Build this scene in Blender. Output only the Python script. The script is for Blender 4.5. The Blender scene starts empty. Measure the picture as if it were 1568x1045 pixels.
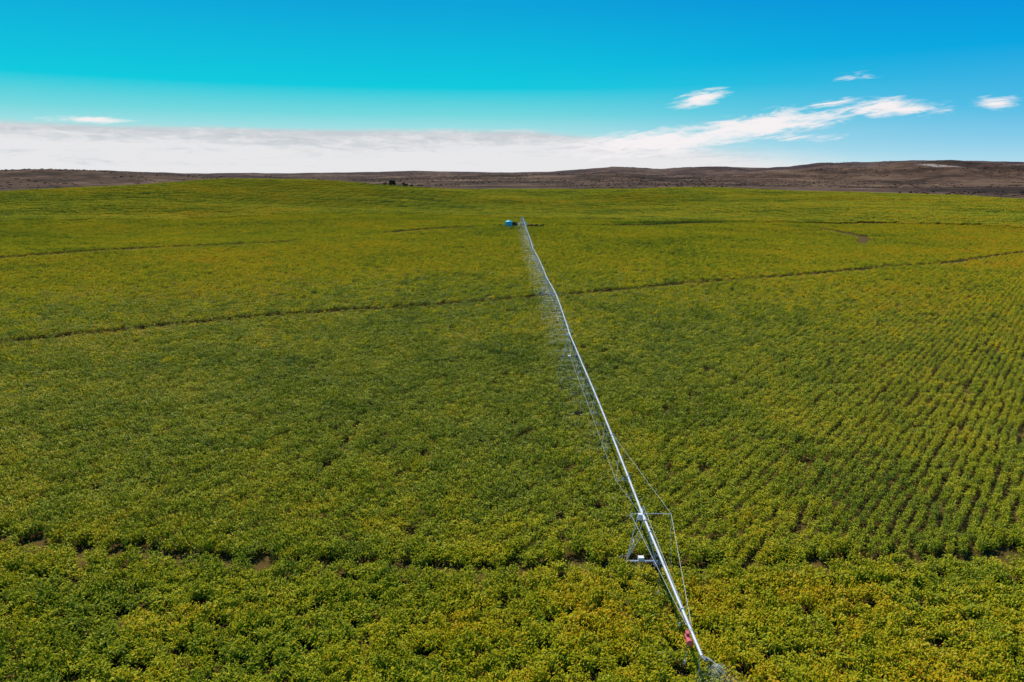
import bpy, math, random
import numpy as np
from mathutils import Vector
random.seed(7); rng=np.random.default_rng(7)
scene=bpy.context.scene
PIV=(3.8,252.0)
CROP=1.0
# ------------------------------------------------------------ helpers
def sstep(a,b,x):
    t=np.clip((x-a)/(b-a),0,1); return t*t*(3-2*t)
def vnoise(x,y,seed=0):
    xi=np.floor(x).astype(np.int64); yi=np.floor(y).astype(np.int64)
    xf=x-xi; yf=y-yi
    def hsh(a,b):
        n=(a*374761393+b*668265263+seed*982451653)&0x7fffffff
        n=((n^(n>>13))*1274126177)&0x7fffffff
        return ((n^(n>>16))&0xffff)/65535.0
    u=xf*xf*(3-2*xf); v=yf*yf*(3-2*yf)
    return (hsh(xi,yi)*(1-u)+hsh(xi+1,yi)*u)*(1-v)+(hsh(xi,yi+1)*(1-u)+hsh(xi+1,yi+1)*u)*v
def fbm(x,y,o=4,seed=0):
    s=0;a=.5;t=0
    for i in range(o):
        s=s+a*vnoise(x*2**i,y*2**i,seed+i); t+=a; a*=.5
    return s/t
def az_of(x,y): return np.degrees(np.arctan2(x,y))
def height(x,y):
    """canopy reference surface of the land (m)"""
    r=np.hypot(x,y); az=az_of(x,y)
    h=14*np.exp(-(((x+215)/155)**2+((y-560)/150)**2))
    h+=3.5*np.exp(-(((x-170)/140)**2+((y-640)/140)**2))
    h-=4.0*np.exp(-(((x-20)/110)**2+((y-430)/90)**2))
    h+=(fbm(x/95,y/80,2,5)-.5)*5.4*sstep(120,300,r)*(1-sstep(700,900,r))
    E=np.interp(az,[-60,-37,-30,-25,-18,-8,0,6,8,12,17,20,24,28,32,37,60],
        [-.001,-.001,.0000,-.004,-.0035,-.0005,-.003,.0005,.0025,.000,.0045,.0030,.0062,.0060,.0098,.0075,.006])
    top=20+3500*E
    h+=top*sstep(900,3500,r)
    rough=np.interp(az,[-60,-30,0,10,25,60],[28,26,18,28,38,38])
    h+=(fbm(x/460,y/400,5,11)-.5)*rough*2*sstep(850,1700,r)*(1-.55*sstep(2900,3500,r))
    h+=22*np.exp(-(((x+690)/280)**2+((y-1060)/170)**2))
    h-=np.clip(r-3700,0,None)*.008
    return h
def edge_r(az):
    return np.interp(az,[-60,-36,-25,0,10,20,37,60],[620,660,760,775,770,710,625,560])
def yellowness(x,y):
    """crop colour from green to yellow, with shading streaks painted in far off"""
    rp=np.hypot(x-PIV[0],y-PIV[1]); r0=np.hypot(x,y)
    v=.5+.5*(fbm(x/60,y/60,3,41)-.5)+.55*(fbm(x/8,y/8,3,42)-.5)+.6*(fbm(x/1.3,y/1.3,2,43)-.5)
    v+=.75*(fbm(x/38,y/16,4,48)-.5)*sstep(90,220,r0)  # darker and lighter streaks in the far crop colour, as gentle shading
    o=sstep(216,223,rp)*(1-sstep(50,80,y))
    v+=.20*o*sstep(-4,12,x)+.20*o*sstep(.52,.62,fbm(x/4,y/3,3,44))
    v-=.07*o*sstep(2,-14,x)*0
    v-=.06*o*(1-sstep(-14,2,x))
    v+=.07*sstep(50,230,r0)+.13*sstep(.3,.65,x/np.maximum(y,1))*sstep(40,60,y)
    e=np.hypot((x-75)/26,(y-303)/11)+.6*(fbm(x/9,y/9,2,45)-.5)
    v-=.6*(1-sstep(.6,1.3,e))
    return .20+.62*v
def mkmesh(name,verts,faces,mat=None,smooth=False,parent=None,link=True):
    me=bpy.data.meshes.new(name); me.from_pydata([tuple(v) for v in verts],[],faces); me.update()
    if smooth:
        me.polygons.foreach_set('use_smooth',[True]*len(me.polygons))
    ob=bpy.data.objects.new(name,me)
    if mat: me.materials.append(mat)
    if link: scene.collection.objects.link(ob)
    if parent: ob.parent=parent
    return ob
class B:
    def __init__(s): s.v=[]; s.f=[]
    def tube(s,p0,p1,r,n=6,r1=None):
        p0=Vector(p0);p1=Vector(p1); r1=r if r1 is None else r1
        d=(p1-p0).normalized(); a=d.orthogonal().normalized(); b=d.cross(a)
        i=len(s.v)
        for p,rr in((p0,r),(p1,r1)):
            for k in range(n):
                t=2*math.pi*k/n; s.v.append(p+(a*math.cos(t)+b*math.sin(t))*rr)
        for k in range(n):
            s.f.append((i+k,i+(k+1)%n,i+n+(k+1)%n,i+n+k))
        s.f.append(tuple(i+k for k in range(n))[::-1]); s.f.append(tuple(i+n+k for k in range(n)))
    def path(s,pts,r,n=8):
        pts=[Vector(p) for p in pts]; i=len(s.v)
        for j,p in enumerate(pts):
            d=(pts[min(j+1,len(pts)-1)]-pts[max(j-1,0)]).normalized()
            a=d.cross(Vector((0,0,1)))
            a=a.normalized() if a.length>1e-4 else Vector((1,0,0)); b=a.cross(d)
            for k in range(n):
                t=2*math.pi*k/n; s.v.append(p+(a*math.cos(t)+b*math.sin(t))*r)
        for j in range(len(pts)-1):
            for k in range(n):
                s.f.append((i+j*n+k,i+j*n+(k+1)%n,i+(j+1)*n+(k+1)%n,i+(j+1)*n+k))
    def box(s,c,sz,rz=0):
        i=len(s.v); cx,cy,cz=c; ca,sa=math.cos(rz),math.sin(rz)
        for dz in(-.5,.5):
            for dx,dy in((-.5,-.5),(.5,-.5),(.5,.5),(-.5,.5)):
                x=dx*sz[0];y=dy*sz[1]; s.v.append(Vector((cx+x*ca-y*sa,cy+x*sa+y*ca,cz+dz*sz[2])))
        for f in((3,2,1,0),(4,5,6,7),(0,1,5,4),(1,2,6,5),(2,3,7,6),(3,0,4,7)): s.f.append(tuple(i+k for k in f))
    def torus(s,c,axis,R,r,n=24,m=8):
        c=Vector(c);ax=Vector(axis).normalized();a=ax.orthogonal().normalized();b=ax.cross(a);i=len(s.v)
        for j in range(n):
            t=2*math.pi*j/n; e=a*math.cos(t)+b*math.sin(t)
            for k in range(m):
                q=2*math.pi*k/m; s.v.append(c+e*(R+r*math.cos(q))+ax*r*1.2*math.sin(q))
        for j in range(n):
            for k in range(m):
                s.f.append((i+j*m+k,i+((j+1)%n)*m+k,i+((j+1)%n)*m+(k+1)%m,i+j*m+(k+1)%m))
    def make(s,name,mat,smooth=False,parent=None,link=True): return mkmesh(name,s.v,s.f,mat,smooth,parent,link)

class NT:
    def __init__(s,tree): s.t=tree; s.n=tree.nodes; s.l=tree.links
    def put(s,sock,v):
        if isinstance(v,bpy.types.NodeSocket): s.l.new(v,sock)
        elif v is not None: sock.default_value=v
    def m(s,op,a,b=None,c=None,clamp=False):
        n=s.n.new('ShaderNodeMath'); n.operation=op; n.use_clamp=clamp
        s.put(n.inputs[0],a)
        if b is not None: s.put(n.inputs[1],b)
        if c is not None: s.put(n.inputs[2],c)
        return n.outputs[0]
    def mr(s,v,a,b,c=0.,d=1.,smooth=True):
        n=s.n.new('ShaderNodeMapRange'); n.interpolation_type='SMOOTHSTEP' if smooth else 'LINEAR'
        s.put(n.inputs[0],v); s.put(n.inputs[1],a); s.put(n.inputs[2],b); s.put(n.inputs[3],c); s.put(n.inputs[4],d)
        return n.outputs[0]
    def mix(s,f,a,b,bt='MIX'):
        n=s.n.new('ShaderNodeMix'); n.data_type='RGBA'; n.blend_type=bt
        s.put(n.inputs[0],f); 
        for k,v in((6,a),(7,b)):
            if isinstance(v,tuple) and len(v)==3: v=v+(1,)
            s.put(n.inputs[k],v)
        return n.outputs[2]
    def noise(s,vec,scale,detail=3,rough=.5,dist=0):
        n=s.n.new('ShaderNodeTexNoise'); s.put(n.inputs['Vector'],vec); n.inputs['Scale'].default_value=scale
        n.inputs['Detail'].default_value=detail; n.inputs['Roughness'].default_value=rough; n.inputs['Distortion'].default_value=dist
        return n.outputs[0]
    def sep(s,v):
        n=s.n.new('ShaderNodeSeparateXYZ'); s.l.new(v,n.inputs[0]); return n.outputs
    def comb(s,x,y,z):
        n=s.n.new('ShaderNodeCombineXYZ'); s.put(n.inputs[0],x);s.put(n.inputs[1],y);s.put(n.inputs[2],z); return n.outputs[0]
    def attr(s,name,ty='GEOMETRY'):
        n=s.n.new('ShaderNodeAttribute'); n.attribute_name=name; n.attribute_type=ty; return n.outputs['Fac']
    def ramp(s,v,stops):
        n=s.n.new('ShaderNodeValToRGB'); s.put(n.inputs[0],v); e=n.color_ramp.elements
        while len(e)<len(stops): e.new(.5)
        for k,(p,c) in enumerate(stops): e[k].position=p; e[k].color=c+(1,)
        return n.outputs[0]
def newmat(name,rough=.6,metal=0,col=(.5,.5,.5),spec=.5):
    m=bpy.data.materials.new(name); m.use_nodes=True
    b=m.node_tree.nodes['Principled BSDF']; b.inputs['Roughness'].default_value=rough
    b.inputs['Metallic'].default_value=metal; b.inputs['Base Color'].default_value=col+(1,)
    b.inputs['Specular IOR Level'].default_value=spec
    return m,NT(m.node_tree),b
def simple(name,col,rough=.5,metal=0,var=.25,scale=3):
    m,t,b=newmat(name,rough,metal,col)
    g=t.n.new('ShaderNodeNewGeometry').outputs['Position']
    n=t.noise(g,scale,4)
    c=t.mix(n,tuple(x*(1-var) for x in col),tuple(min(1,x*(1+var)) for x in col))
    t.l.new(c,b.inputs['Base Color']); return m

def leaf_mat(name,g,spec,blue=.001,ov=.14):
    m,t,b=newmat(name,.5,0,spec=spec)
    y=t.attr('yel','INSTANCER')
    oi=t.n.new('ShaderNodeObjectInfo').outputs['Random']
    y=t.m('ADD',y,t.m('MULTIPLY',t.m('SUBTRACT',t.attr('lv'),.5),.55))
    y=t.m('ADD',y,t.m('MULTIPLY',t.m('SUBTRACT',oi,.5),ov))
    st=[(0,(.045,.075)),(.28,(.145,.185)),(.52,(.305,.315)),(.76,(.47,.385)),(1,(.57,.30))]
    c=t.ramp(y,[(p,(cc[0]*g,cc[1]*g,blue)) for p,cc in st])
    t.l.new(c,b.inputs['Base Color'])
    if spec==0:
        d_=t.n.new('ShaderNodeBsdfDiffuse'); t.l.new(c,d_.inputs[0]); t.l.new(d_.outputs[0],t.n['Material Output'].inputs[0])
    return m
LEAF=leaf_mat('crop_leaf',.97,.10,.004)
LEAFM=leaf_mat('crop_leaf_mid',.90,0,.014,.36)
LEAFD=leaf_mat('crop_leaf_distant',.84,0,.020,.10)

# ------------------------------------------------------------ ground
def ground():
    m,t,b=newmat('ground_soil_veld',.95,0,spec=.05)
    pos=t.n.new('ShaderNodeNewGeometry').outputs['Position']; sx=t.sep(pos)
    green=t.mix(t.noise(pos,.05,3),(.10,.12,.010),(.2,.17,.014))
    soil=t.mix(t.noise(pos,2.5,6,.7),(.040,.028,.007),(.15,.095,.024))
    r0=t.m('SQRT',t.m('ADD',t.m('MULTIPLY',sx[0],sx[0]),t.m('MULTIPLY',sx[1],sx[1])))
    fm=t.mr(t.m('ADD',t.attr('field'),t.m('MULTIPLY',t.m('SUBTRACT',t.noise(pos,.05,3),.5),.2)),.45,.55)
    fieldc=t.mix(t.mr(r0,310.,500.),soil,green)
    v1=t.noise(pos,.0045,6,.7); v2=t.noise(pos,.04,6,.75)
    veld=t.ramp(t.m('ADD',t.m('MULTIPLY',v1,.65),t.m('MULTIPLY',v2,.35)),[(.40,(.022,.013,.007)),(.48,(.062,.034,.020)),(.53,(.108,.061,.036)),(.62,(.18,.112,.064))])  # veld browns, contrast raised to make up for weak shading on the hills
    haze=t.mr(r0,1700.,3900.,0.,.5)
    veld=t.mix(haze,veld,(.070,.050,.066))  # distance haze painted into the veld colour
    def scar(x,y,a,bb):
        ex=t.m('DIVIDE',t.m('SUBTRACT',sx[0],float(x)),float(a)); ey=t.m('DIVIDE',t.m('SUBTRACT',sx[1],float(y)),float(bb))
        e=t.m('SQRT',t.m('ADD',t.m('MULTIPLY',ex,ex),t.m('MULTIPLY',ey,ey)))
        return t.mr(t.m('ADD',e,t.m('MULTIPLY',v2,1.6)),1.1,1.6,1.,0.)
    sc=t.m('MAXIMUM',scar(905,1500,34,100),scar(430,860,26,14))
    veld=t.mix(t.m('MULTIPLY',sc,.6),veld,(.46,.36,.30))
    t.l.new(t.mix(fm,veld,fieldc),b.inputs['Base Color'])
    rr=np.concatenate([[0.5],np.geomspace(4,14000,430)])
    fa=np.linspace(-52,52,521); ba=np.linspace(52,308,110)[1:-1]
    aa=np.radians(np.concatenate([fa,ba])); na=len(aa); nr=len(rr)
    R,A=np.meshgrid(rr,aa,indexing='ij'); X=R*np.sin(A); Y=R*np.cos(A)
    fld=1-sstep(-22,22,R-edge_r(np.where(np.degrees(A)>180,60,np.degrees(A))))
    Z=height(X,Y)-CROP+.5*sstep(300,430,R)*fld
    V=np.stack([X,Y,Z],-1).reshape(-1,3)
    i=np.arange(nr-1)[:,None]*na; j=np.arange(na)[None]; j2=(j+1)%na
    F=np.stack([i+j,i+na+j,i+na+j2,i+j2],-1).reshape(-1,4)[:,::-1]
    me=bpy.data.meshes.new('ground')
    me.vertices.add(len(V)); me.vertices.foreach_set('co',V.astype(np.float32).ravel())
    me.loops.add(F.size); me.loops.foreach_set('vertex_index',F.astype(np.int32).ravel())
    me.polygons.add(len(F)); me.polygons.foreach_set('loop_start',np.arange(0,F.size,4,dtype=np.int32))
    me.update(calc_edges=True); me.polygons.foreach_set('use_smooth',np.ones(len(F),dtype=bool))
    at=me.attributes.new('field','FLOAT','POINT'); at.data.foreach_set('value',fld.astype(np.float32).ravel())
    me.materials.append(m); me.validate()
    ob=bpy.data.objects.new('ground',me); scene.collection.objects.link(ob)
ground()

# ------------------------------------------------------------ crop
def add_leaf(v,f,lv,base,az,L,w,h0,up,droop,val):
    d=np.array([math.cos(az),math.sin(az),0]); s=np.array([-math.sin(az),math.cos(az),0])
    tw=random.uniform(-.5,.5)
    prof=[(0,0,.5),(.5,up,1),(1.0,up*.7-droop,.15)]
    i=len(v)
    for (a,z,ww) in prof:
        p=np.array(base)+d*L*a+np.array([0,0,h0+z])
        sd=s*w*ww*.5+np.array([0,0,tw*w*ww*.4])
        v.append(p-sd); v.append(p+sd)
    for k in range(2):
        f.append((i+2*k,i+2*k+1,i+2*k+3,i+2*k+2)); lv.append(val)
def finish_seg(name,v,f,lv,col,mat):
    ob=mkmesh(name,v,f,mat,link=False)
    a=ob.data.attributes.new('lv','FLOAT','FACE'); a.data.foreach_set('value',np.array(lv,dtype=np.float32))
    col.objects.link(ob)
col_near=bpy.data.collections.new('crop_row_pieces')
for k in range(22):
    lite=k>=14
    v=[];f=[];lv=[]
    npl=4 if lite else 5
    for p in range(npl):
        bx=-.6+1.2/npl*(p+.5)+random.uniform(-.08,.08); by=random.uniform(-.09,.09)
        hs=random.uniform(.68,1.12); tone=random.uniform(-.12,.12)
        for q in range(12 if lite else 40):
            fr=random.uniform(.15,1)**(.6 if lite else .65); sc=1.45 if lite else .74
            a=random.uniform(0,6.283); rad=random.uniform(0,.19)
            add_leaf(v,f,lv,(bx+math.cos(a)*rad,by+math.sin(a)*rad,0),a+random.uniform(-.8,.8),sc*random.uniform(.13,.26)*(1.2-.4*fr),sc*random.uniform(.05,.09),
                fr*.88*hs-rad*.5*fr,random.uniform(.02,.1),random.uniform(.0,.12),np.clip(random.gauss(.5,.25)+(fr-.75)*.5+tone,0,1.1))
        if random.random()<.35:
            add_leaf(v,f,lv,(bx,by,0),random.uniform(0,6.283),.07,.05,.95*hs,.15,-.05,1.2)
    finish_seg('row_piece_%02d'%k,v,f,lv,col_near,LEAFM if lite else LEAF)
col_far=bpy.data.collections.new('crop_far_pieces')
for k in range(8):
    v=[];f=[];lv=[]
    for q in range(650):
        bx=random.uniform(-3.6,3.6); by=random.uniform(-3.6,3.6)
        g=random.uniform(0,1)
        for e in range(2):
            add_leaf(v,f,lv,(bx,by,0),random.uniform(0,6.283),random.uniform(.35,.6),random.uniform(.16,.3),random.uniform(.35,.9),random.uniform(.03,.14),random.uniform(.05,.25),g*.8+random.uniform(0,.3))
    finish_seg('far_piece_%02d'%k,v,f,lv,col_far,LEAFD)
def inst_object(name,P,rot,scl,idx,coll,yel=None):
    me=bpy.data.meshes.new(name); me.vertices.add(len(P)); me.vertices.foreach_set('co',P.astype(np.float32).ravel())
    L_=[('rot','FLOAT_VECTOR',rot,'vector'),('scl','FLOAT_VECTOR',scl,'vector'),('idx','INT',idx,'value')]
    if yel is not None: L_.append(('yel','FLOAT',yel,'value'))
    for nm,ty,arr,key in L_:
        a=me.attributes.new(nm,ty,'POINT'); a.data.foreach_set(key,(arr.astype(np.int32) if ty=='INT' else arr.astype(np.float32)).ravel())
    ob=bpy.data.objects.new(name,me); scene.collection.objects.link(ob)
    ng=bpy.data.node_groups.new(name+'_scatter','GeometryNodeTree')
    ng.interface.new_socket('Geometry',in_out='INPUT',socket_type='NodeSocketGeometry')
    ng.interface.new_socket('Geometry',in_out='OUTPUT',socket_type='NodeSocketGeometry')
    N=ng.nodes; L=ng.links
    gi=N.new('NodeGroupInput'); go=N.new('NodeGroupOutput'); ci=N.new('GeometryNodeCollectionInfo')
    ci.inputs['Collection'].default_value=coll; ci.inputs['Separate Children'].default_value=True; ci.inputs['Reset Children'].default_value=True
    ip=N.new('GeometryNodeInstanceOnPoints'); ip.inputs['Pick Instance'].default_value=True
    def na(nm,ty):
        n=N.new('GeometryNodeInputNamedAttribute'); n.data_type=ty; n.inputs['Name'].default_value=nm; return n.outputs[0]
    L.new(gi.outputs[0],ip.inputs['Points']); L.new(ci.outputs[0],ip.inputs['Instance'])
    L.new(na('idx','INT'),ip.inputs['Instance Index']); L.new(na('rot','FLOAT_VECTOR'),ip.inputs['Rotation']); L.new(na('scl','FLOAT_VECTOR'),ip.inputs['Scale'])
    L.new(ip.outputs[0],go.inputs[0])
    md=ob.modifiers.new('scatter','NODES'); md.node_group=ng
    return ob
def seg_dist(x,y,pts):
    d=np.full(x.shape,1e9)
    for (x0,y0),(x1,y1) in zip(pts[:-1],pts[1:]):
        L2=(x1-x0)**2+(y1-y0)**2
        t=np.clip(((x-x0)*(x1-x0)+(y-y0)*(y1-y0))/L2,0,1)
        d=np.minimum(d,np.hypot(x-x0-t*(x1-x0),y-y0-t*(y1-y0)))
    return d
TR=[([(-110,66),(-65,83),(-30,99),(6,115.5),(35,128),(70,146),(105,164),(140,184),(230,236)],1.3),
    ([(-200,118),(-150,145),(-121,160),(-95,184),(-65,206)],2.9),([(-42,231),(-30,240),(-14,251)],3.2),
    ([(12,262),(50,292),(80,302),(120,300),(160,288),(205,268),(300,222)],3.6),
    ([(110,215),(122,240),(122,270),(105,286)],1.8)]
WR=219.3
def gap(x,y):
    g=np.zeros(x.shape,bool)
    wob=(fbm(x/3,y/3,2,3)-.5)*1.0; wy=(fbm(x/35,y/35,2,8)-.5)*7
    rp=np.hypot(x-PIV[0],y-PIV[1])
    g|=(np.abs(rp-WR+wob)<.60)
    for pts,w in TR:
        g|=seg_dist(x,y+wy,pts)+wob*.8<w
    g|=(((x-PIV[0]-1)/9.)**2+((y-PIV[1])/5.)**2)<1
    return g
th=math.radians(40); d=np.array([math.sin(th),math.cos(th)]); n=np.array([math.cos(th),-math.sin(th)])
RMAX=330
S,T=np.meshgrid(np.arange(-RMAX,RMAX,.66),np.arange(-RMAX,RMAX+60,1.2),indexing='ij')
S=S.ravel();T=T.ravel()
T=T+rng.uniform(-.2,.2,T.shape)
S=S+(fbm(T/6,S/.66*3.1,2,77)-.5)*.25
X=S*n[0]+T*d[0]; Y=S*n[1]+T*d[1]
k=(Y>8)&(np.abs(X)<.82*Y+16)&(np.hypot(X,Y)<RMAX); X=X[k];Y=Y[k]
e_=(np.hypot(X-PIV[0],Y-PIV[1])>WR-2)&(Y<60)
X=np.concatenate([X,X[e_]+rng.uniform(-.6,.6,e_.sum())]); Y=np.concatenate([Y,Y[e_]+rng.uniform(-.6,.6,e_.sum())])
rp=np.hypot(X-PIV[0],Y-PIV[1]); outr=rp>WR
jit=np.where(outr,.28,.065); X=X+rng.normal(0,1,X.shape)*jit; Y=Y+rng.normal(0,1,X.shape)*jit
R=np.hypot(X,Y); mid=sstep(80,150,R)
ho=fbm(X/1.4,Y/1.4,3,21); big=fbm(X/14,Y/14,3,22)
keep=~gap(X,Y)&(ho>.19+.07*mid)&(rng.uniform(0,1,X.shape)>.015+.06*mid)
X=X[keep];Y=Y[keep];ho=ho[keep];big=big[keep];outr=outr[keep];R=R[keep];mid=mid[keep]
P=np.stack([X,Y,height(X,Y)-CROP],-1)
rot=np.zeros_like(P); rot[:,2]=math.pi/2-th+rng.integers(0,2,len(X))*math.pi+rng.normal(0,.06,len(X))+np.where(outr,rng.uniform(0,3,len(X)),0)
thin=sstep(.22,.60,X/np.maximum(Y,1))*(~outr)*(.5+1.1*fbm(X/18,Y/18,3,61))
hz=(.70+.46*ho+.22*(big-.5))*(1+rng.uniform(-1,1,len(X))*(.11+.13*mid))
scl=np.stack([np.full(len(X),1.06),(1.28-.26*thin)*rng.uniform(.82,1.18,len(X)),hz*(1-.08*thin)],-1)
lod=rng.uniform(70,150,len(X))<R
idx=np.where(lod,rng.integers(14,22,len(X)),rng.integers(0,14,len(X)))
inst_object('crop_rows',P,rot,scl,idx,col_near,yellowness(X,Y))
GX,GY=np.meshgrid(np.arange(-700,700,6.4),np.arange(150,800,6.4)); X=GX.ravel()+rng.uniform(-.6,.6,GX.size);Y=GY.ravel()+rng.uniform(-.6,.6,GX.size)
R=np.hypot(X,Y); rot2=math.pi/2-th
keep=(R>RMAX-2)&(R<edge_r(az_of(X,Y))-4)&(np.abs(X)<.85*Y+20)&(seg_dist(X,Y,[(150,420),(260,470),(480,380)])>4.5)
X=X[keep];Y=Y[keep]
P=np.stack([X,Y,height(X,Y)-CROP+.15],-1); rot=np.zeros_like(P); rot[:,2]=rot2+rng.integers(0,4,len(X))*math.pi/2
scl=np.ones_like(P); scl[:,2]=rng.uniform(.75,1.15,len(X))
inst_object('crop_far_field',P,rot,scl,rng.integers(0,8,len(X)),col_far,yellowness(X,Y))

# ------------------------------------------------------------ irrigator
GALV=simple('galvanised_steel',(.50,.51,.54),.48,.2,.25,2.)
STEEL=simple('dark_steel',(.30,.31,.33),.5,.4)
WIRE=simple('truss_rod',(.50,.51,.51),.55,.1)
RUB=simple('tyre_rubber',(.03,.03,.03),.85)
WHITE=simple('white_box_paint',(.75,.75,.75),.4)
RED=simple('red_paint',(.62,.10,.12),.4)
BLUE=simple('blue_paint',(.03,.50,.62),.4)
HOSE=simple('hose_plastic',(.42,.43,.44),.5)
root=bpy.data.objects.new('center_pivot_irrigator',None); scene.collection.objects.link(root)
PZ=2.3
def px(y): return float(np.interp(y,[22,33,60,97,160,252],[7.2,6.93,6.5,6.35,4.9,3.8]))
TW=[32.8,74,115.5,160,206]
stops=[22.2]+TW+[252]
def gz(y): return float(height(np.array([px(y)]),np.array([y]))[0])
def pz(y):
    z=PZ+gz(y)
    for a,b in zip(stops[1:-1],stops[2:]):
        if a<=y<=b: z+=.45*math.sin(math.pi*(y-a)/(b-a))
    if y<TW[0]: z+=-.15*((TW[0]-y)/10.6)
    return z
b=B(); ys=np.arange(22.2,252.01,.8); b.path([(px(y),y,pz(y)) for y in ys],.068,10)
for y in np.arange(25,252,6.1): b.tube((px(y),y-.04,pz(y)),(px(y),y+.04,pz(y)),.11,10)
b.make('main_pipe',GALV,True,root)
b=B()
for y0,y1 in zip(TW,TW[1:]+[252]):
    nseg=7
    for s in(-1,1):
        pts=[]
        for k in range(nseg+1):
            f=k/nseg; y=y0+(y1-y0)*f; sag=0 if k in(0,nseg) else 1.05
            sag*=min(1,.55+2*min(f,1-f))
            pts.append(Vector((px(y)+s*.45*(sag>0),y,pz(y)-sag-.1)))
        for p,q in zip(pts,pts[1:]): b.tube(p,q,.0075,4)
        for k in range(1,nseg):
            p=pts[k]
            for dy in(-1.6,1.6):
                yy=p.y+dy; b.tube(p,(px(yy),yy,pz(yy)),.008,4)
            if s==-1: b.tube(p,(p.x+.9,p.y,p.z),.008,4)
b.make('truss_rods',WIRE,False,root)
b=B(); spr=[]
yy=23.6
while yy<250:
    if min(abs(yy-t) for t in TW)>1:
        x=px(yy)+random.choice((-1,1))*.1; z=pz(yy)
        b.path([(px(yy),yy,z+.06),(x,yy,z+.18),(x*2-px(yy),yy,z+.06),(x*2-px(yy)+random.uniform(-.08,.08),yy+random.uniform(-.05,.05),z-1.35)],.009,4)
        b.tube((x*2-px(yy),yy,z-1.5),(x*2-px(yy),yy,z-1.32),.035,6)
        spr.append((x*2-px(yy),yy,z-1.4))
    yy+=2.3
b.make('drop_hoses',HOSE,False,root)
for t in TW:
    x=px(t); z=pz(t); g=gz(t)-CROP
    tw=bpy.data.objects.new('drive_tower',None); scene.collection.objects.link(tw); tw.parent=root
    b=B(); bz=g+.6; hw=.9
    b.tube((x-hw,t,bz),(x+hw,t,bz),.06,6)
    for s in(-1,1):
        for e in(-1,1):
            b.tube((x+s*hw*.88,t,bz),(x+s*.10,t+e*.6,z-.05),.026,6)
        b.tube((x+s*hw*.5,t-.28,bz+(z-bz)*.44),(x+s*hw*.5,t+.28,bz+(z-bz)*.44),.018,4)
        b.tube((x+s*hw*.88,t,bz),(x,t,bz+(z-bz)*.6),.018,4)
    b.tube((x,t-.6,z+.01),(x,t+.6,z+.01),.10,10)
    b.make('tower_frame',GALV,False,tw)
    b=B()
    for s in(-1,1):
        b.torus((x+s*hw,t+.2,g+.42),(0,1,0),.32,.11)
    b.make('tower_tyres',RUB,True,tw)
    b=B()
    for s in(-1,1):
        c=Vector((x+s*hw,t+.2,g+.42)); b.tube(c-Vector((0,.1,0)),c+Vector((0,.1,0)),.09,10)
        for k in range(8):
            a=k*math.pi/4; b.tube(c,c+Vector((math.cos(a)*.26,0,math.sin(a)*.26)),.03,4)
    b.make('wheel_rims',GALV,False,tw)
    b=B(); b.box((x-.2,t-.15,z+.02),(.2,.16,.34)); b.box((x,t+.0,bz+.16),(.3,.25,.22)); b.make('control_box',WHITE,False,tw)
x=px(32.8); z=pz(32.8)
b=B(); b.tube((x-.65,32.9,z+.06),(x+1.5,32.9,z+.06),.022,5); b.tube((x,32.8,z),(x,32.8,z+.55),.035,6)
b.tube((x,32.8,z+.55),(px(24),24,pz(24)+.1),.010,4)
b.tube((x+1.5,32.9,z+.06),(px(24)+.1,24,pz(24)),.011,4); b.tube((x-.65,32.9,z+.06),(px(24)-.1,24,pz(24)),.010,4)
b.tube((x+1.5,32.9,z+.06),(px(44),44,pz(44)),.008,4); b.tube((x+1.5,32.9,z+.06),(x+1.45,32.0,-.3),.011,4)
b.make('overhang_stays',WIRE,False,root)
xe=px(22.4); ze=pz(22.4)
b=B(); b.tube((xe-.22,23.6,ze-.12),(xe-.22,23.2,ze-.12),.10,12); b.tube((xe-.22,23.2,ze-.12),(xe-.22,23.08,ze-.12),.13,12); b.box((xe-.22,23.5,ze+.04),(.13,.2,.1)); b.make('booster_pump',RED,False,root)
b=B(); b.path([(xe,22.3,ze),(xe+.02,22.0,ze+.05),(xe+.04,21.9,ze+.2),(xe+.06,21.7,ze+.32),(xe+.12,21.3,ze+.5)],.04,8)
b.tube((xe+.12,21.3,ze+.5),(xe+.15,21.15,ze+.56),.026,8); b.box((xe+.04,21.85,ze+.14),(.14,.14,.1)); b.tube((xe+.06,21.7,ze+.3),(xe-.2,21.8,ze+.3),.015,5)
b.tube((xe,22.4,ze),(xe,22.4,-CROP+.6),.014,5)
b.make('end_gun',STEEL,True,root)
b=B(); X0,Y0=PIV; g=gz(252)-CROP; zt=pz(252)
for sx in(-1,1):
    for sy in(-1,1):
        b.tube((X0+sx*1.5,Y0+sy*1.5,g),(X0+sx*.3,Y0+sy*.3,zt+.5),.06,6)
for k,f in((0,.05),(1,.4),(2,.75)):
    w=1.5-1.2*f; zz=g+(zt+.5-g)*f
    c=[(X0-w,Y0-w,zz),(X0+w,Y0-w,zz),(X0+w,Y0+w,zz),(X0-w,Y0+w,zz)]
    for i in range(4): b.tube(c[i],c[(i+1)%4],.035,5)
b.tube((X0,Y0,g),(X0,Y0,zt+.7),.11,10); b.tube((X0,Y0,zt),(X0,Y0-1.5,zt),.11,8)
b.make('pivot_tower',GALV,False,root)
b=B(); b.box((X0+1.3,Y0-1.6,g+1.5),(.6,.35,1.0)); b.make('pivot_control_panel',WHITE,False,root)
m,t_,bb=newmat('water_droplets',.3,0,(.9,.92,.94),.4)
tr=t_.n.new('ShaderNodeBsdfTranslucent'); tr.inputs[0].default_value=(.95,.96,.98,1); mx=t_.n.new('ShaderNodeMixShader'); mx.inputs[0].default_value=.55
t_.l.new(bb.outputs[0],mx.inputs[1]); t_.l.new(tr.outputs[0],mx.inputs[2]); t_.l.new(mx.outputs[0],t_.n['Material Output'].inputs[0])
V=[];F=[]
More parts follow.
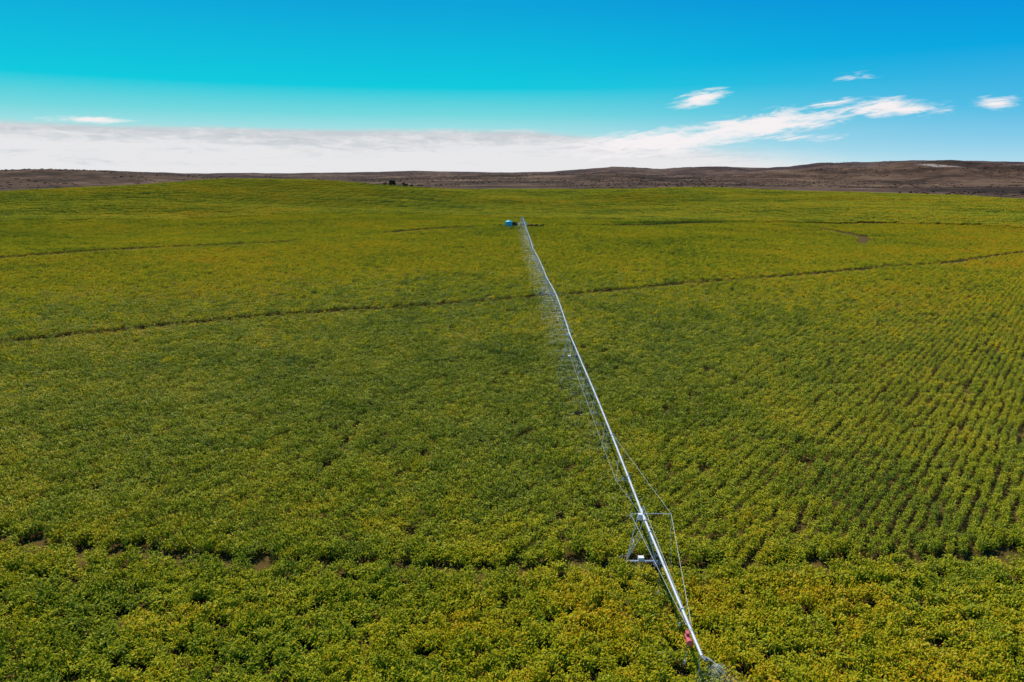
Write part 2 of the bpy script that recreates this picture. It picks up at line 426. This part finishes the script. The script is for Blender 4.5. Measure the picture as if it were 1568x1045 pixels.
def drop(p,dv,L,w):
    d_=dv/np.linalg.norm(dv); s_=np.cross(d_,rng.normal(0,1,3)); s_/=np.linalg.norm(s_)
    i=len(V); V.extend([p-s_*w,p+s_*w,p+d_*L]); F.append((i,i+1,i+2))
for (sx,sy,sz) in spr:
    N=int(np.interp(sy,[22,45,60,90,170,250],[90,170,280,300,200,70])*rng.uniform(.7,1.2))
    for k in range(N):
        a=rng.uniform(0,6.283); rr=rng.uniform(0,1)**.9*1.7; f=rr/1.7
        zz=sz+.05+.35*f-.9*f*f*rng.uniform(.5,1.2)
        p=np.array([sx+math.cos(a)*rr-.8*f,sy+math.sin(a)*rr,zz])
        drop(p,np.array([math.cos(a),math.sin(a),.2-1.4*f]),rng.uniform(.04,.2),float(np.interp(sy,[22,60,110,250],[.0028,.006,.010,.012])))
for k in range(1300):
    f=rng.uniform(0,1); a=rng.normal(.1,.6)
    p=np.array([xe+.15+math.sin(a)*f*1.3,21.15-math.cos(a)*f*1.0,ze+.56-1.4*f*f*rng.uniform(.3,1.2)])
    drop(p,np.array([math.sin(a),-math.cos(a),.2-1.5*f]),rng.uniform(.04,.2),.0018)
mkmesh('water_spray',V,F,m,False,root)

# ------------------------------------------------------------ vegetation + tank
def foliage_mat(name,c0,c1):
    m,t,b=newmat(name,.7,0,spec=.1)
    t.l.new(t.mix(t.attr('lv'),c0,c1),b.inputs['Base Color']); return m
TREEF=foliage_mat('tree_leaves',(.014,.026,.010),(.045,.065,.016))
GREENF=foliage_mat('shrub_leaves',(.05,.08,.012),(.14,.17,.02))
DRYF=foliage_mat('dry_shrub_leaves',(.09,.035,.022),(.20,.10,.05))
VELDF=foliage_mat('veld_bush_leaves',(.028,.020,.012),(.062,.044,.028))
BARK=simple('bark',(.08,.055,.04),.9)
def crown(name,cl,mat,nper,ls,parent=None,link=True):
    v=[];f=[];lv=[]
    for (c,r) in cl:
        tone=random.random()
        for k in range(nper):
            dd=np.array([random.gauss(0,1) for _ in range(3)]); dd/=np.linalg.norm(dd); dd[2]*=.8
            p=np.array(c)+dd*r*random.random()**.4
            a=np.array([random.gauss(0,1) for _ in range(3)]); a/=np.linalg.norm(a); e=np.cross(a,dd+.01); e/=np.linalg.norm(e)+1e-6
            i=len(v); s=ls*random.uniform(.6,1.4)
            v+= [p-a*s-e*s*.4,p+a*s-e*s*.3,p+a*s*.7+e*s*.5,p-a*s*.6+e*s*.5]; f.append((i,i+1,i+2,i+3)); lv.append(min(1,max(0,tone*.6+random.random()*.4)))
    ob=mkmesh(name,v,f,mat,parent=parent,link=link)
    at=ob.data.attributes.new('lv','FLOAT','FACE'); at.data.foreach_set('value',np.array(lv,dtype=np.float32)); return ob
def tree(x,y,H):
    z=float(height(np.array([x]),np.array([y]))[0])-CROP
    e=bpy.data.objects.new('tree',None); scene.collection.objects.link(e)
    b=B(); top=(x+.1*H*random.uniform(-1,1),y,z+H*.55); b.tube((x,y,z-.3),top,.05*H,8,.025*H); cl=[(top,.2*H)]
    for k in range(8):
        a=k*.8+random.random(); q=(top[0]+math.cos(a)*H*random.uniform(.2,.38),top[1]+math.sin(a)*H*.3,z+H*random.uniform(.4,.88))
        b.tube((x,y,z+H*random.uniform(.25,.5)),q,.02*H,5,.008*H); cl.append((q,H*random.uniform(.13,.22)))
    b.make('trunk',BARK,False,e); crown('crown',cl,TREEF,170,.055*H,e)
tree(-116,672,7.0); tree(-103,675,6.0); tree(-123,680,5.0); tree(-98,682,4.2)
def shrub(x,y,s,mat,nm='shrub'):
    z=float(height(np.array([x]),np.array([y]))[0])-CROP
    cl=[((x+random.uniform(-.6,.6)*s,y+random.uniform(-.5,.5)*s,z+s*random.uniform(.25,.7)),s*random.uniform(.3,.5)) for _ in range(6)]
    crown(nm,cl,mat,90,.1*s)
for (x,y,s,mt) in((-4.4,255,1.1,GREENF),(-6.0,254,1.1,DRYF),(6.8,255,1.3,DRYF),(9,256,1.1,DRYF),(.5,257,1.9,TREEF),(4.5,257,1.6,GREENF),(7.5,251.5,.9,DRYF),(11,256,1.2,GREENF)):
    shrub(x,y,s,mt)
g=float(height(np.array([-1.]),np.array([249.]))[0])-CROP
tk=bpy.data.objects.new('water_tank',None); scene.collection.objects.link(tk)
b=B(); b.tube((-1.2,249,g+.3),(-1.2,249,g+2.3),1.3,28); b.tube((-1.2,249,g+2.3),(-1.2,249,g+2.65),1.3,28,.35); b.tube((-1.2,249,g+2.65),(-1.2,249,g+2.8),.3,12)
for k in range(4): b.torus((-1.2,249,g+.55+k*.5),(0,0,1),1.3,.04,28,6)
b.make('tank_body',BLUE,False,tk)
b=B(); b.box((-1.2,249,g+.15),(2.9,2.9,.3)); b.make('tank_plinth',simple('concrete',(.4,.38,.35),.9),False,tk)
cb=bpy.data.collections.new('veld_bush_pieces')
for k in range(5):
    cl=[((random.uniform(-1,1),random.uniform(-1,1),random.uniform(.3,.8)),random.uniform(.4,.7)) for _ in range(5)]
    cb.objects.link(crown('bush_%d'%k,cl,TREEF if k<1 else VELDF,20,.32,link=False))
NB=30000
A=np.radians(rng.uniform(-45,45,NB)); R=np.sqrt(rng.uniform(680**2,3000**2,NB)); X=R*np.sin(A);Y=R*np.cos(A)
k=(R>edge_r(np.degrees(A))+12)&(fbm(X/120,Y/120,3,31)>.42); X=X[k];Y=Y[k]
P=np.stack([X,Y,height(X,Y)-CROP-.2],-1); rot=np.zeros_like(P); rot[:,2]=rng.uniform(0,6.28,len(X)); s=rng.uniform(.4,1.3,len(X))
inst_object('veld_bushes',P,rot,np.stack([s*1.3,s*1.3,s*.8],-1),rng.integers(0,5,len(X)),cb)

# ------------------------------------------------------------ light + sky
SUN_AZ=math.radians(-24); SUN_EL=math.radians(54)
sd=Vector((math.cos(SUN_EL)*math.sin(SUN_AZ),math.cos(SUN_EL)*math.cos(SUN_AZ),math.sin(SUN_EL)))
L=bpy.data.lights.new('sun','SUN'); L.energy=4.9; L.angle=math.radians(.5); L.color=(1,.95,.86)
lo=bpy.data.objects.new('sun',L); lo.rotation_euler=sd.to_track_quat('Z','Y').to_euler(); lo.location=(-100,0,150); scene.collection.objects.link(lo)
w=bpy.data.worlds.new('World'); scene.world=w; w.use_nodes=True
t=NT(w.node_tree); bg=w.node_tree.nodes['Background']; bg.inputs['Strength'].default_value=.1
sky=t.n.new('ShaderNodeTexSky'); sky.sky_type='NISHITA'; sky.sun_disc=False; sky.sun_elevation=SUN_EL; sky.sun_rotation=SUN_AZ%(2*math.pi)
gen=t.n.new('ShaderNodeTexCoord').outputs['Generated']; g3=t.sep(gen)
az=t.m('ARCTAN2',g3[0],g3[1]); el=g3[2]
zz=t.m('MULTIPLY',el,2.0,clamp=True)
rampL=t.ramp(zz,[(0,(.60,.84,.86)),(.10,(.42,.77,.80)),(.15,(.18,.70,.75)),(.22,(.0,.60,.74)),(.42,(.0,.38,.71)),(1,(.0,.2,.5))])
rampR=t.ramp(zz,[(0,(.48,.76,.88)),(.08,(.22,.60,.84)),(.15,(.07,.50,.80)),(.28,(.0,.38,.77)),(.42,(.0,.265,.73)),(1,(.0,.15,.5))])
azf=t.mr(az,-.1,.72)
base=t.mix(azf,rampL,rampR)
base=t.mix(1.,base,(9.7,9.7,9.7),'MULTIPLY')
base=t.mix(.010,base,sky.outputs[0],'ADD')
skew=t.m('SUBTRACT',el,t.m('MULTIPLY',az,.13))
nv=t.comb(t.m('MULTIPLY',az,13.),t.m('MULTIPLY',skew,85.),0.)
nz=t.noise(nv,1.,10,.68,1.1)
nvb=t.comb(t.m('MULTIPLY',az,5.),t.m('MULTIPLY',el,55.),3.)
nb=t.noise(nvb,1.,8,.6,.6)
nf=t.noise(t.comb(t.m('MULTIPLY',az,32.),t.m('MULTIPLY',el,150.),7.),1.,7,.65,.8)
def ell(a0,z0,sa,sz,slope=0.):
    da=t.m('SUBTRACT',az,a0); dz=t.m('SUBTRACT',t.m('SUBTRACT',el,z0),t.m('MULTIPLY',da,slope))
    p=t.m('DIVIDE',da,sa); q=t.m('DIVIDE',dz,sz)
    return t.m('SUBTRACT',1.,t.m('SQRT',t.m('ADD',t.m('MULTIPLY',p,p),t.m('MULTIPLY',q,q))),clamp=True)
ms=[ell(.33,.058,.16,.023,.13),ell(.485,.076,.085,.017,-.05),ell(.255,.094,.055,.017,.2),ell(.59,.076,.035,.012),ell(-.53,.0595,.09,.006),
    ell(.20,.038,.19,.024,.08),ell(.42,.082,.06,.010,.1),ell(.38,.042,.10,.009,.0),ell(.44,.11,.05,.012,.0)]
wt=[1.15,1,.9,.75,.8,1.2,.8,.6,.45]
mm=None
for q,wq in zip(ms,wt):
    q=t.m('MULTIPLY',q,float(wq)); mm=q if mm is None else t.m('MAXIMUM',mm,q)
den=t.m('ADD',t.m('MULTIPLY',nz,.8),t.m('MULTIPLY',nf,.45))
wisp=t.mr(t.m('ADD',t.m('MULTIPLY',mm,.48),den),.72,1.05)
wisp=t.m('MULTIPLY',wisp,t.mr(mm,0.,.3))
T=t.mr(az,.02,.46,.055,.013,False)
T=t.m('ADD',T,t.m('MULTIPLY',t.m('SUBTRACT',nb,.5),.011))
soft=t.mr(az,.0,.45,.004,.018)
bank=t.mr(t.m('DIVIDE',t.m('SUBTRACT',T,el),soft),-.8,1.2)
bank=t.m('MULTIPLY',bank,t.mr(az,.30,.58,.95,.15))
bankc=t.mix(t.mr(t.m('SUBTRACT',t.m('ADD',t.m('MULTIPLY',nb,.55),t.m('MULTIPLY',nf,.45)),t.m('MULTIPLY',el,5.)),.15,.42),(5.7,6.0,6.4),(8.2,8.05,8.2))
c=t.mix(bank,base,bankc)
c=t.mix(wisp,c,(9.2,8.8,8.9))
t.l.new(c,bg.inputs[0])
# ------------------------------------------------------------ camera
cam=bpy.data.cameras.new('camera'); cam.lens=24; cam.sensor_width=36; cam.clip_start=.5; cam.clip_end=30000
co=bpy.data.objects.new('camera',cam); co.location=(0,0,20); co.rotation_euler=(math.radians(76),0,0); scene.collection.objects.link(co); scene.camera=co
scene.view_settings.view_transform='Standard'; scene.view_settings.look='None'; scene.view_settings.exposure=0
